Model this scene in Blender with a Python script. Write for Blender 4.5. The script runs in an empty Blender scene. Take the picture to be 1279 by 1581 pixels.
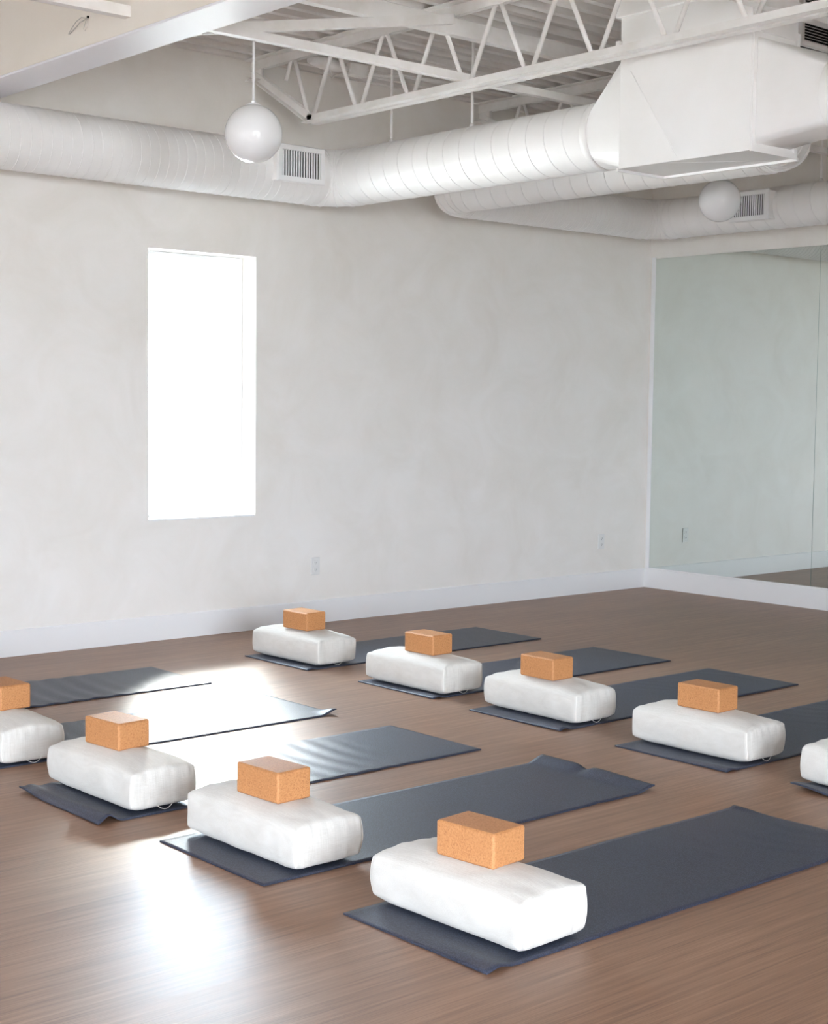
import bpy, math, random
from mathutils import Vector, Matrix, noise

random.seed(7)
scene = bpy.context.scene
col = scene.collection
PI = math.pi

# ------------------------------------------------------------------ camera
cam_d = bpy.data.cameras.new('camera')
cam = bpy.data.objects.new('camera', cam_d)
col.objects.link(cam)
scene.camera = cam
cam_d.sensor_fit = 'VERTICAL'
cam_d.sensor_height = 36.0
cam_d.lens = 36.0 * 2329.39 / 1581.0
cam_d.clip_start = 0.05
cam_d.clip_end = 300
_yaw, _pitch, _roll = math.radians(48.98905), math.radians(4.21169), math.radians(0.64138)
_f = Vector((math.cos(_yaw) * math.cos(_pitch), math.sin(_yaw) * math.cos(_pitch), -math.sin(_pitch)))
_r = Vector((math.sin(_yaw), -math.cos(_yaw), 0))
_u = _r.cross(_f)
_r2 = math.cos(_roll) * _r + math.sin(_roll) * _u
_u2 = -math.sin(_roll) * _r + math.cos(_roll) * _u
m = Matrix((_r2, _u2, -_f)).transposed().to_4x4()
m.translation = Vector((-9.56746, -8.09925, 1.50966))
cam.matrix_world = m

# ------------------------------------------------------------------ world, light, exposure
world = bpy.data.worlds.new('overcast_sky')
scene.world = world
world.use_nodes = True
bg = world.node_tree.nodes['Background']
bg.inputs['Color'].default_value = (0.75, 0.865, 1.0, 1)
bg.inputs['Strength'].default_value = 1.0

scene.view_settings.view_transform = 'Standard'
scene.view_settings.look = 'None'
scene.view_settings.gamma = 1.0
scene.view_settings.use_curve_mapping = False
scene.view_settings.exposure = 5.77
scene.cycles.diffuse_bounces = 8

sun_d = bpy.data.lights.new('sun', 'SUN')          # beyond the window wall, falls through the tall window onto the floor
sun_d.energy = 1.25
sun_d.angle = math.radians(25)                      # hazy, widely scattered sun
sun_d.color = (1.0, 0.97, 0.93)
sun = bpy.data.objects.new('sun', sun_d)
col.objects.link(sun)
sun.rotation_euler = Vector((1.45, 1.75, 1.65)).to_track_quat('Z', 'Y').to_euler()
sun.location = (15, 20, 20)


def portal(name, loc, rot, sx, sy):
    d = bpy.data.lights.new(name, 'AREA')
    d.shape = 'RECTANGLE'
    d.size, d.size_y = sx, sy
    d.cycles.is_portal = True
    o = bpy.data.objects.new(name, d)
    col.objects.link(o)
    o.location = loc
    o.rotation_euler = rot
    return o


WX0, WX1, WZ0, WZ1 = -4.699, -3.901, 0.747, 2.425           # the window in view
SIDE_WIN = [(-11.6, -9.0), (-8.4, -5.8), (-5.2, -2.6)]       # street windows in the wall behind the camera (y ranges)
SZ0, SZ1 = 0.35, 2.75
REAR_FILL_WIN = [(-12.8, -10.2), (-9.6, -7.0)]   # unseen rear wall windows, added for fill light (x ranges)
RX, RY = -13.5, -12.5                                        # far sides of the room behind the camera
portal('window_daylight', ((WX0 + WX1) / 2, 0.2, (WZ0 + WZ1) / 2), (-PI / 2, 0, 0), WX1 - WX0, WZ1 - WZ0)
for i_, (a_, b_) in enumerate(SIDE_WIN):
    portal('street_daylight', (RX - 0.2, (a_ + b_) / 2, (SZ0 + SZ1) / 2), (0, -PI / 2, 0), SZ1 - SZ0, b_ - a_)
for i_, (a_, b_) in enumerate(REAR_FILL_WIN):
    portal('rear_fill_portal', ((a_ + b_) / 2, RY - 0.2, (SZ0 + SZ1) / 2), (PI / 2, 0, 0), b_ - a_, SZ1 - SZ0)


# ------------------------------------------------------------------ materials
def srgb(r, g, b):
    def c(v):
        v /= 255.0
        return v / 12.92 if v <= 0.04045 else ((v + 0.055) / 1.055) ** 2.4
    return (c(r), c(g), c(b), 1)


class Mat:
    def __init__(self, name, color, rough=0.5, spec=0.5, metal=0.0):
        self.m = bpy.data.materials.new(name)
        self.m.use_nodes = True
        self.nt = self.m.node_tree
        self.b = self.nt.nodes['Principled BSDF']
        self.b.inputs['Base Color'].default_value = color
        self.b.inputs['Roughness'].default_value = rough
        self.b.inputs['Specular IOR Level'].default_value = spec
        self.b.inputs['Metallic'].default_value = metal

    def n(self, t, **kw):
        nd = self.nt.nodes.new(t)
        for k, v in kw.items():
            if k.startswith('i_'):
                nd.inputs[k[2:].replace('_', ' ')].default_value = v
            else:
                setattr(nd, k, v)
        return nd

    def l(self, a, b):
        self.nt.links.new(a, b)

    def coord(self, scale=(1, 1, 1), rot=(0, 0, 0), kind='Object'):
        tc = self.n('ShaderNodeTexCoord')
        mp = self.n('ShaderNodeMapping')
        mp.inputs['Scale'].default_value = scale
        mp.inputs['Rotation'].default_value = rot
        self.l(tc.outputs[kind], mp.inputs['Vector'])
        return mp.outputs['Vector']

    def noise(self, vec, scale, detail=4, rough=0.55, dist=0.0):
        nd = self.n('ShaderNodeTexNoise')
        nd.inputs['Scale'].default_value = scale
        nd.inputs['Detail'].default_value = detail
        nd.inputs['Roughness'].default_value = rough
        nd.inputs['Distortion'].default_value = dist
        self.l(vec, nd.inputs['Vector'])
        return nd.outputs['Fac']

    def ramp(self, fac, stops):
        nd = self.n('ShaderNodeValToRGB')
        cr = nd.color_ramp
        while len(cr.elements) < len(stops):
            cr.elements.new(0.5)
        for e, (p, c) in zip(cr.elements, stops):
            e.position = p
            e.color = c
        self.l(fac, nd.inputs['Fac'])
        return nd.outputs['Color']

    def mix(self, fac, a, b, mode='MIX'):
        nd = self.n('ShaderNodeMix', data_type='RGBA', blend_type=mode)
        if isinstance(fac, float):
            nd.inputs[0].default_value = fac
        else:
            self.l(fac, nd.inputs[0])
        for s, v in ((6, a), (7, b)):
            if isinstance(v, tuple):
                nd.inputs[s].default_value = v
            else:
                self.l(v, nd.inputs[s])
        return nd.outputs[2]

    def bump(self, height, strength, dist=0.01):
        nd = self.n('ShaderNodeBump')
        nd.inputs['Strength'].default_value = strength
        nd.inputs['Distance'].default_value = dist
        self.l(height, nd.inputs['Height'])
        self.l(nd.outputs['Normal'], self.b.inputs['Normal'])
        return nd

    def color(self, sock):
        self.l(sock, self.b.inputs['Base Color'])

    def rough(self, fac, lo, hi):
        nd = self.n('ShaderNodeMapRange')
        nd.inputs['To Min'].default_value = lo
        nd.inputs['To Max'].default_value = hi
        self.l(fac, nd.inputs['Value'])
        self.l(nd.outputs['Result'], self.b.inputs['Roughness'])


M = {}

# limewash plaster
w = Mat('limewash_plaster', srgb(226, 222, 214), 0.5, 0.35)
v = w.coord()
n1 = w.noise(v, 0.8, 6, 0.6, 1.2)
n2 = w.noise(v, 2.1, 8, 0.60, 1.0)
n3 = w.noise(v, 5.0, 5, 0.6, 0.6)
c1 = w.ramp(n1, [(0.32, srgb(234, 229, 221)), (0.5, srgb(238, 234, 228)), (0.68, srgb(241, 238, 234))])
c2 = w.ramp(n2, [(0.34, srgb(230, 225, 217)), (0.5, srgb(237, 233, 227)), (0.66, srgb(243, 240, 236))])
w.color(w.mix(0.48, c1, c2))
w.rough(n2, 0.34, 0.60)
w.bump(n3, 0.05, 0.01)
M['plaster'] = w.m

w = Mat('white_wall_paint', srgb(236, 234, 231), 0.55, 0.35)
v = w.coord()
w.color(w.ramp(w.noise(v, 2.0, 4), [(0.3, srgb(231, 228, 224)), (0.7, srgb(238, 236, 233))]))
w.bump(w.noise(v, 140, 2), 0.05, 0.002)
M['paint'] = w.m

w = Mat('cream_header_paint', srgb(233, 226, 214), 0.6, 0.3)
v = w.coord()
w.color(w.ramp(w.noise(v, 1.6, 5), [(0.3, srgb(236, 230, 220)), (0.7, srgb(242, 237, 229))]))
w.bump(w.noise(v, 90, 2), 0.05, 0.002)
M['cream'] = w.m

w = Mat('white_soffit', srgb(241, 241, 246), 0.5, 0.35)
w.bump(w.noise(w.coord(), 70, 2), 0.04, 0.002)
M['soffit'] = w.m

w = Mat('white_trim_paint', srgb(240, 240, 240), 0.35, 0.5)
w.bump(w.noise(w.coord(), 60, 2), 0.03, 0.002)
M['trim'] = w.m

w = Mat('painted_duct_steel', srgb(240, 239, 236), 0.42, 0.5)
v = w.coord()
w.color(w.ramp(w.noise(v, 2.5, 4), [(0.3, srgb(243, 241, 238)), (0.7, srgb(248, 247, 246))]))
w.bump(w.noise(v, 14, 3), 0.10, 0.004)
M['duct'] = w.m

w = Mat('painted_structural_steel', srgb(236, 234, 230), 0.45, 0.45)
v = w.coord()
w.color(w.ramp(w.noise(v, 7, 5), [(0.25, srgb(232, 229, 224)), (0.6, srgb(244, 242, 240))]))
w.bump(w.noise(v, 55, 3), 0.12, 0.003)
M['steel'] = w.m

w = Mat('painted_roof_deck', srgb(232, 229, 225), 0.5, 0.4)
v = w.coord()
w.color(w.ramp(w.noise(v, 3, 4), [(0.25, srgb(222, 217, 212)), (0.65, srgb(234, 231, 228))]))
w.bump(w.noise(v, 30, 3), 0.06, 0.003)
M['deck'] = w.m

# strand grain vinyl wood floor, grain along X
w = Mat('brown_wood_floor', srgb(128, 100, 82), 0.40, 0.7)
br = w.n('ShaderNodeTexBrick')
br.offset = 0.37
br.offset_frequency = 2
w.l(w.coord(), br.inputs['Vector'])
for k, val in (('Scale', 1.0), ('Mortar Size', 0.0012), ('Mortar Smooth', 0.2), ('Bias', 0.0), ('Brick Width', 1.22), ('Row Height', 0.182)):
    br.inputs[k].default_value = val
br.inputs['Color1'].default_value = (0.30, 0.30, 0.30, 1)
br.inputs['Color2'].default_value = (0.70, 0.70, 0.70, 1)
br.inputs['Mortar'].default_value = (0.45, 0.45, 0.45, 1)
g1 = w.noise(w.coord((1.3, 46, 1)), 1.0, 6, 0.62, 0.5)
g2 = w.noise(w.coord((5.0, 190, 1)), 1.0, 4, 0.6, 0.0)
g3 = w.noise(w.coord((0.5, 2.2, 1)), 1.0, 4, 0.55, 0.3)
gc = w.ramp(g1, [(0.28, srgb(98, 70, 52)), (0.5, srgb(141, 106, 82)), (0.72, srgb(174, 138, 111))])
gf = w.ramp(g2, [(0.3, srgb(110, 80, 61)), (0.7, srgb(166, 129, 103))])
cc = w.mix(0.48, gc, gf)
cc = w.mix(0.16, cc, br.outputs['Color'], 'SOFT_LIGHT')
cc = w.mix(0.35, cc, w.ramp(g3, [(0.3, (0.35, 0.35, 0.35, 1)), (0.7, (0.62, 0.62, 0.62, 1))]), 'SOFT_LIGHT')
w.color(cc)
w.rough(g1, 0.38, 0.46)
w.bump(g2, 0.05, 0.004)
M['floor'] = w.m

# PVC yoga mat with fine grainy surface
w = Mat('slate_mat_vinyl', srgb(58, 63, 74), 0.50, 0.9)
v = w.coord()
vn = w.n('ShaderNodeTexVoronoi')
vn.inputs['Scale'].default_value = 210
w.l(v, vn.inputs['Vector'])
w.color(w.ramp(vn.outputs['Distance'], [(0.08, srgb(64, 75, 100)), (0.6, srgb(28, 35, 52))]))
w.bump(vn.outputs['Distance'], 0.24, 0.0015)
M['mat'] = w.m

# bolster cotton
w = Mat('natural_white_cotton', srgb(236, 233, 226), 0.85, 0.2)
wx = w.noise(w.coord((14, 330, 330)), 1.0, 2, 0.5)
wy = w.noise(w.coord((330, 14, 14)), 1.0, 2, 0.5)
wv = w.mix(0.5, wx, wy)
bigv = w.noise(w.coord(), 5, 3)
w.color(w.mix(0.5, w.ramp(wv, [(0.35, srgb(205, 200, 191)), (0.62, srgb(224, 221, 215))]),
              w.ramp(bigv, [(0.3, srgb(211, 207, 199)), (0.7, srgb(221, 218, 212))])))
wr = w.noise(w.coord((1, 1, 1)), 22, 4, 0.55, 0.8)
w.bump(w.mix(0.6, wv, wr), 0.4, 0.006)
w.b.inputs['Sheen Weight'].default_value = 0.15
M['cotton'] = w.m

w = Mat('cotton_thread', srgb(240, 237, 230), 0.8, 0.2)
w.bump(w.noise(w.coord(), 400, 1), 0.2, 0.001)
M['thread'] = w.m

# cork
w = Mat('cork', srgb(196, 134, 82), 0.62, 0.35)
v = w.coord()
vc = w.n('ShaderNodeTexVoronoi')
vc.inputs['Scale'].default_value = 290
w.l(v, vc.inputs['Vector'])
k1 = w.ramp(vc.outputs['Color'], [(0.1, srgb(168, 110, 66)), (0.45, srgb(192, 133, 84)), (0.85, srgb(206, 151, 101))])
k2 = w.ramp(w.noise(v, 170, 3), [(0.30, srgb(154, 99, 59)), (0.45, srgb(193, 134, 85)), (0.8, srgb(202, 145, 95))])
w.color(w.mix(0.5, k1, k2))
w.bump(w.noise(v, 160, 3), 0.25, 0.0015)
M['cork'] = w.m

# mirror
w = Mat('silvered_mirror', (0.75, 0.80, 0.775, 1), 0.0, 0.5, 1.0)
tn = w.noise(w.coord(), 0.6, 2)
w.color(w.ramp(tn, [(0.3, (0.74, 0.80, 0.77, 1)), (0.7, (0.76, 0.81, 0.785, 1))]))
M['mirror'] = w.m
w = Mat('mirror_edge_glass', (0.25, 0.36, 0.32, 1), 0.15)
w.color(w.ramp(w.noise(w.coord(), 3, 2), [(0.3, (0.23, 0.34, 0.30, 1)), (0.7, (0.28, 0.38, 0.34, 1))]))
M['mirror_edge'] = w.m

# window glass: thin sheet, clear transmission with a little reflection
def glass_mat(name, tint):
    gm = bpy.data.materials.new(name)
    gm.use_nodes = True
    nt = gm.node_tree
    nt.nodes.remove(nt.nodes['Principled BSDF'])
    tr = nt.nodes.new('ShaderNodeBsdfTransparent')
    tr.inputs['Color'].default_value = tint
    gl = nt.nodes.new('ShaderNodeBsdfGlossy')
    gl.inputs['Roughness'].default_value = 0.0
    fr = nt.nodes.new('ShaderNodeFresnel')
    fr.inputs['IOR'].default_value = 1.45
    mx = nt.nodes.new('ShaderNodeMixShader')
    nt.links.new(fr.outputs[0], mx.inputs[0])
    nt.links.new(tr.outputs[0], mx.inputs[1])
    nt.links.new(gl.outputs[0], mx.inputs[2])
    nt.links.new(mx.outputs[0], nt.nodes['Material Output'].inputs['Surface'])
    return gm


M['glass'] = glass_mat('window_glass', (0.93, 0.95, 0.94, 1))
M['tinted'] = glass_mat('tinted_window_glass', (0.49, 0.482, 0.478, 1))  # tint added to hold back daylight from the unseen street windows
M['fill_glass'] = glass_mat('rear_fill_window_glass', (0.86, 0.845, 0.835, 1))

# opal glass globe
w = Mat('opal_glass', srgb(240, 240, 240), 0.08, 0.5)
w.color(w.ramp(w.noise(w.coord(), 2, 2), [(0.3, srgb(238, 238, 238)), (0.7, srgb(242, 242, 242))]))
w.b.inputs['Subsurface Weight'].default_value = 0.25
w.b.inputs['Subsurface Radius'].default_value = (0.03, 0.03, 0.03)
M['opal'] = w.m

w = Mat('white_plastic', srgb(228, 227, 224), 0.4)
w.bump(w.noise(w.coord(), 80, 2), 0.02, 0.001)
M['plastic'] = w.m
w = Mat('dark_recess', srgb(30, 28, 27), 0.7, 0.3)  # near-black colour stands for the shade inside grilles and small openings
w.color(w.ramp(w.noise(w.coord(), 20, 2), [(0.3, srgb(24, 22, 21)), (0.7, srgb(34, 31, 30))]))
M['dark'] = w.m
w = Mat('grey_wire', srgb(196, 192, 186), 0.5)
w.bump(w.noise(w.coord(), 80, 2), 0.05, 0.001)
M['wire'] = w.m
w = Mat('grey_paving', srgb(150, 148, 144), 0.9, 0.2)
w.color(w.ramp(w.noise(w.coord(), 0.7, 5), [(0.3, srgb(168, 164, 158)), (0.7, srgb(182, 179, 173))]))
M['concrete'] = w.m


# ------------------------------------------------------------------ mesh helpers
class MB:
    def __init__(self):
        self.v, self.f, self.s = [], [], []

    def add(self, vs, fs, smooth=False):
        o = len(self.v)
        self.v += [tuple(p) for p in vs]
        for f in fs:
            self.f.append([i + o for i in f])
            self.s.append(smooth)
        return self

    def box(self, x0, x1, y0, y1, z0, z1):
        vs = [(x, y, z) for z in (z0, z1) for y in (y0, y1) for x in (x0, x1)]
        return self.add(vs, [(0, 2, 3, 1), (4, 5, 7, 6), (0, 1, 5, 4), (2, 6, 7, 3), (0, 4, 6, 2), (1, 3, 7, 5)])

    def bbox(self, x0, x1, y0, y1, z0, z1, b):
        """box with chamfered edges"""
        cx, cy, cz = (x0 + x1) / 2, (y0 + y1) / 2, (z0 + z1) / 2
        hx, hy, hz = abs(x1 - x0) / 2, abs(y1 - y0) / 2, abs(z1 - z0) / 2
        vs, idx = [], {}
        for sx in (-1, 1):
            for sy in (-1, 1):
                for sz in (-1, 1):
                    for a in range(3):
                        p = [sx * (hx - b), sy * (hy - b), sz * (hz - b)]
                        p[a] = (sx * hx, sy * hy, sz * hz)[a]
                        idx[(sx, sy, sz, a)] = len(vs)
                        vs.append((cx + p[0], cy + p[1], cz + p[2]))
        fs = []
        for a in range(3):
            o = [i for i in range(3) if i != a]
            for s in (-1, 1):
                q = []
                for (p, r) in ((-1, -1), (1, -1), (1, 1), (-1, 1)):
                    k = [0, 0, 0]
                    k[a], k[o[0]], k[o[1]] = s, p, r
                    q.append(idx[(k[0], k[1], k[2], a)])
                if (s > 0) == (a == 1):
                    q.reverse()
                fs.append(q)
        for a in range(3):                      # edges along axis a
            o = [i for i in range(3) if i != a]
            for p in (-1, 1):
                for r in (-1, 1):
                    q = []
                    for (s, w_) in ((-1, o[0]), (1, o[0]), (1, o[1]), (-1, o[1])):
                        k = [0, 0, 0]
                        k[a], k[o[0]], k[o[1]] = s, p, r
                        q.append(idx[(k[0], k[1], k[2], w_)])
                    fs.append(q)
        for sx in (-1, 1):
            for sy in (-1, 1):
                for sz in (-1, 1):
                    fs.append([idx[(sx, sy, sz, a)] for a in range(3)])
        return self.add(vs, fs)

    def tube(self, pts, r, n=10, cap=True, smooth=True, closed=False):
        pts = [Vector(p) for p in pts]
        rs = r if isinstance(r, (list, tuple)) else [r] * len(pts)
        N = len(pts)
        tang = []
        for i in range(N):
            if closed:
                t = pts[(i + 1) % N] - pts[i - 1]
            else:
                t = pts[min(i + 1, N - 1)] - pts[max(i - 1, 0)]
            tang.append(t.normalized())
        up = Vector((0, 0, 1)) if abs(tang[0].z) < 0.9 else Vector((1, 0, 0))
        a = tang[0].cross(up).normalized()
        vs = []
        for i in range(N):
            t = tang[i]
            a = (a - t * a.dot(t)).normalized()
            b = t.cross(a)
            for k in range(n):
                th = 2 * PI * k / n
                vs.append(pts[i] + (a * math.cos(th) + b * math.sin(th)) * rs[i])
        fs = []
        for i in range(N if closed else N - 1):
            j = (i + 1) % N
            for k in range(n):
                k2 = (k + 1) % n
                fs.append((i * n + k, i * n + k2, j * n + k2, j * n + k))
        self.add(vs, fs, smooth)
        if cap and not closed:
            o = len(self.v) - len(vs)
            self.f.append([o + k for k in reversed(range(n))])
            self.s.append(False)
            self.f.append([o + (N - 1) * n + k for k in range(n)])
            self.s.append(False)
        return self

    def prism(self, poly, axis, a, b):
        """extrude a 2D polygon (list of pairs) along axis from a to b"""
        n = len(poly)
        vs = []
        for t in (a, b):
            for (p, q) in poly:
                vs.append({'x': (t, p, q), 'y': (p, t, q), 'z': (p, q, t)}[axis])
        fs = [list(range(n - 1, -1, -1)), list(range(n, 2 * n))]
        for i in range(n):
            j = (i + 1) % n
            fs.append((i, j, n + j, n + i))
        return self.add(vs, fs)

    def sphere(self, c, r, nu=48, nv=28):
        c = Vector(c)
        vs = [c + Vector((0, 0, -r))]
        for i in range(1, nv):
            ph = -PI / 2 + PI * i / nv
            for k in range(nu):
                th = 2 * PI * k / nu
                vs.append(c + Vector((math.cos(ph) * math.cos(th), math.cos(ph) * math.sin(th), math.sin(ph))) * r)
        vs.append(c + Vector((0, 0, r)))
        fs = []
        for k in range(nu):
            fs.append((0, 1 + (k + 1) % nu, 1 + k))
            e = 1 + (nv - 2) * nu
            fs.append((e + k, e + (k + 1) % nu, len(vs) - 1))
        for i in range(nv - 2):
            for k in range(nu):
                a, b = 1 + i * nu + k, 1 + i * nu + (k + 1) % nu
                fs.append((a, b, b + nu, a + nu))
        return self.add(vs, fs, True)

    def mesh(self, name, mat):
        me = bpy.data.meshes.new(name)
        me.from_pydata(self.v, [], self.f)
        me.materials.append(M[mat])
        me.polygons.foreach_set('use_smooth', self.s)
        me.update()
        return me

    def build(self, name, mat, parent=None, loc=None, rot=None, fix=True):
        me = self.mesh(name, mat)
        if fix:
            import bmesh
            bm = bmesh.new()
            bm.from_mesh(me)
            bmesh.ops.recalc_face_normals(bm, faces=bm.faces)
            bm.to_mesh(me)
            bm.free()
        return link(name, me, parent, loc, rot)


def link(name, me, parent=None, loc=None, rot=None):
    o = bpy.data.objects.new(name, me)
    col.objects.link(o)
    if parent:
        o.parent = parent
    if loc:
        o.location = loc
    if rot:
        o.rotation_euler = rot
    return o


def empty(name, loc=(0, 0, 0), rz=0):
    o = bpy.data.objects.new(name, None)
    o.empty_display_size = 0.1
    col.objects.link(o)
    o.location = loc
    o.rotation_euler = (0, 0, rz)
    return o


def tag(o, label, cat, group=None):
    o['label'] = label
    o['category'] = cat
    if group:
        o['group'] = group
    return o


def struct(o, label=None):
    o['kind'] = 'structure'
    if label:
        o['label'] = label
    return o


# ------------------------------------------------------------------ setting
TOP = 3.72
struct(MB().box(RX - 0.25, 0.25, RY - 0.25, 0.25, -0.15, 0.0).build('floor', 'floor'), 'brown strand-grain wood floor of the studio')
struct(MB().box(-60, 60, -60, 60, -0.45, -0.16).build('ground', 'concrete'), 'grey paved ground outside the windows')

mb = MB()
mb.box(RX - 0.25, WX0, 0, 0.25, 0, TOP).box(WX1, 0.25, 0, 0.25, 0, TOP)
mb.box(WX0, WX1, 0, 0.25, 0, WZ0).box(WX0, WX1, 0, 0.25, WZ1, TOP)
struct(mb.build('wall_window', 'plaster'), 'mottled off-white limewash wall with one tall window')
struct(MB().box(0, 0.25, RY - 0.25, 0, 0, TOP).build('wall_mirror', 'plaster'), 'off-white wall carrying the mirrors')
mb = MB()
xs = [RX - 0.25] + [t for p in REAR_FILL_WIN for t in p] + [0.25]
for i in range(0, len(xs), 2):
    mb.box(xs[i], xs[i + 1], RY - 0.25, RY, 0, TOP)
for a, b in REAR_FILL_WIN:
    mb.box(a, b, RY - 0.25, RY, 0, SZ0).box(a, b, RY - 0.25, RY, SZ1, TOP)
struct(mb.build('wall_rear', 'paint'), 'white wall behind the camera with wide windows added for light')
mb = MB()
ys = [RY] + [t for p in SIDE_WIN for t in p] + [0]
for i in range(0, len(ys), 2):
    mb.box(RX - 0.25, RX, ys[i], ys[i + 1], 0, TOP)
for a, b in SIDE_WIN:
    mb.box(RX - 0.25, RX, a, b, 0, SZ0).box(RX - 0.25, RX, a, b, SZ1, TOP)
struct(mb.build('wall_street', 'paint'), 'white wall with street windows behind the camera')

# baseboards
BB = 0.155
struct(MB().prism([(0.0, 0.0), (-0.016, 0.0), (-0.016, BB - 0.006), (-0.010, BB), (0.0, BB)], 'x', RX, 0).build('baseboard_window', 'trim'), 'tall white baseboard under the window wall')
mb = MB()
mb.v = []
poly = [(0.0, 0.0), (-0.016, 0.0), (-0.016, BB - 0.006), (-0.010, BB), (0.0, BB)]
mb.prism(poly, 'y', RY, -0.016)
struct(mb.build('baseboard_mirror', 'trim'), 'tall white baseboard under the mirrors')

# window in view: frame, pane, sill
wroot = struct(empty('window_1', ((WX0 + WX1) / 2, 0.15, WZ0)), 'tall narrow window glowing with daylight')
hw, hh = (WX1 - WX0) / 2, WZ1 - WZ0
mb = MB()
mb.bbox(-hw, -hw + 0.03, 0, 0.05, 0, hh, 0.004).bbox(hw - 0.03, hw, 0, 0.05, 0, hh, 0.004)
mb.bbox(-hw + 0.03, hw - 0.03, 0, 0.05, 0, 0.03, 0.004).bbox(-hw + 0.03, hw - 0.03, 0, 0.05, hh - 0.03, hh, 0.004)
mb.build('window_frame', 'trim', wroot)
MB().box(-hw + 0.03, hw - 0.03, 0.024, 0.028, 0.03, hh - 0.03).build('window_pane', 'glass', wroot)
MB().bbox(-hw, hw, -0.148, 0.0, 0.0, 0.012, 0.003).build('window_sill', 'trim', wroot)

for i, (a, b) in enumerate(SIDE_WIN + REAR_FILL_WIN):
    if i < len(SIDE_WIN):
        r_ = struct(empty('window_%d' % (i + 2), (RX - 0.15, (a + b) / 2, SZ0)), 'wide street window behind the camera')
    else:
        r_ = struct(empty('window_%d' % (i + 2), ((a + b) / 2, RY - 0.15, SZ0), PI / 2), 'wide unseen rear window added behind the camera for light')
    h2, hz = (b - a) / 2, SZ1 - SZ0
    mb = MB()
    for y in (-h2, -0.03, h2 - 0.06):
        mb.box(-0.03, 0.03, y, y + 0.06, 0, hz)
    mb.box(-0.03, 0.03, -h2, h2, 0, 0.06).box(-0.03, 0.03, -h2, h2, hz - 0.06, hz)
    mb.build('window_frame', 'trim', r_)
    for s in (-1, 1):
        y0, y1 = sorted((s * 0.03, s * (h2 - 0.06)))
        MB().box(-0.003, 0.003, y0, y1, 0.06, hz - 0.06).build('window_pane', 'tinted' if i < len(SIDE_WIN) else 'fill_glass', r_)

# ceiling: ribbed steel roof deck, flutes running along X, in sheets
DZ, DD, PITCH = 3.655, 0.040, 0.152
croot = struct(empty('ceiling', (0, 0, DZ)), 'white painted ribbed steel roof deck')
prof = [(0.0, 0.0), (0.048, 0.0), (0.062, DD), (0.138, DD), (PITCH, 0.0)]


def deck_sheet(nrib, length):
    pts = []
    for k in range(nrib):
        for (y, z) in prof[:-1]:
            pts.append((-(k * PITCH + y), z))
    pts.append((-(nrib * PITCH), 0.0))
    th = 0.002
    poly_v, fs = [], []
    for x in (0.0, length):
        for (y, z) in pts:
            poly_v.append((x, y, z))
        for (y, z) in pts:
            poly_v.append((x, y, z + th))
    n = len(pts)
    for i in range(n - 1):
        fs.append((i, i + 1, 2 * n + i + 1, 2 * n + i))
        fs.append((n + i, 3 * n + i, 3 * n + i + 1, n + i + 1))
    return MB().add(poly_v, fs).mesh('deck_sheet', 'deck')


NR = 6
sheet = deck_sheet(NR, -RX)
k = 0
y = 0.0
while y > RY:
    o = link('deck_sheet', sheet, croot, (RX, y, 0.0006 * (k % 2)))
    y -= NR * PITCH
    k += 1
struct(MB().box(RX - 0.25, 0.25, RY - 0.25, 0.25, TOP, TOP + 0.1).build('roof_slab', 'deck'), 'roof board above the ribbed steel deck')

# dropped header beam across the room
HX0, HX1, HZ = -5.99, -5.75, 3.15
hb = struct(MB().box(HX0, HX1, RY, 0.0, HZ + 0.012, TOP).build('trim_1', 'cream'), 'cream dropped header crossing the ceiling at upper left')
MB().bbox(HX0, HX1, RY, 0.0, HZ, HZ + 0.012, 0.003).build('soffit_layer', 'soffit', hb)  # thin bottom layer in a cooler white than the header

# ------------------------------------------------------------------ mirrors
mz0, mz1 = BB + 0.004, 2.68
edges = [-0.06, -1.617, -3.24, -4.863, -6.486]
mlabels = ['frameless wall mirror panel next to the corner, reflecting the plaster wall',
           'mirror panel cut by the right edge of the photo, beyond the thin seam',
           'third mirror panel from the corner', 'fourth mirror panel from the corner']
for i in range(4):
    y1, y0 = edges[i], edges[i + 1]
    rt = tag(empty('mirror_panel', (0, (y0 + y1) / 2, mz0)), mlabels[i], 'mirror', 'mirror panels on the wall')
    hy = (y1 - y0) / 2 - 0.0015
    MB().box(-0.0065, -0.0062, -hy, hy, 0, mz1 - mz0).build('mirror_face', 'mirror', rt)
    MB().box(-0.0061, 0.0, -hy, hy, 0, mz1 - mz0).build('glass_edge', 'mirror_edge', rt)
struct(MB().prism([(0, BB + 0.0005), (-0.010, BB + 0.0005), (-0.010, BB + 0.010), (-0.0075, BB + 0.010), (-0.0075, BB + 0.0035), (0, BB + 0.0035)], 'y', edges[-1], edges[0]).build('trim_2', 'trim'), 'thin channel holding the mirrors along the baseboard')
struct(MB().bbox(-0.012, 0, -0.058, -0.02, BB, mz1 + 0.01, 0.002).build('trim_3', 'trim'), 'narrow white strip in the corner beside the mirror')

# ------------------------------------------------------------------ bar joists
WEBR = 0.0125


def angle_pair(mb_, x, y0, y1, z, up, leg=0.05, t=0.006, gap=0.026):
    """double angle chord along Y; horizontal legs at z, vertical legs go up (bottom chord) or down (top chord)"""
    s = 1 if up else -1
    for d in (-1, 1):
        xi = x + d * gap / 2
        xo = x + d * (gap / 2 + leg)
        xt = x + d * (gap / 2 + t)
        pl = [(xi, z), (xo, z), (xo, z + s * t), (xt, z + s * t), (xt, z + s * leg), (xi, z + s * leg)]
        mb_.prism(pl, 'y', y0, y1)


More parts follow.
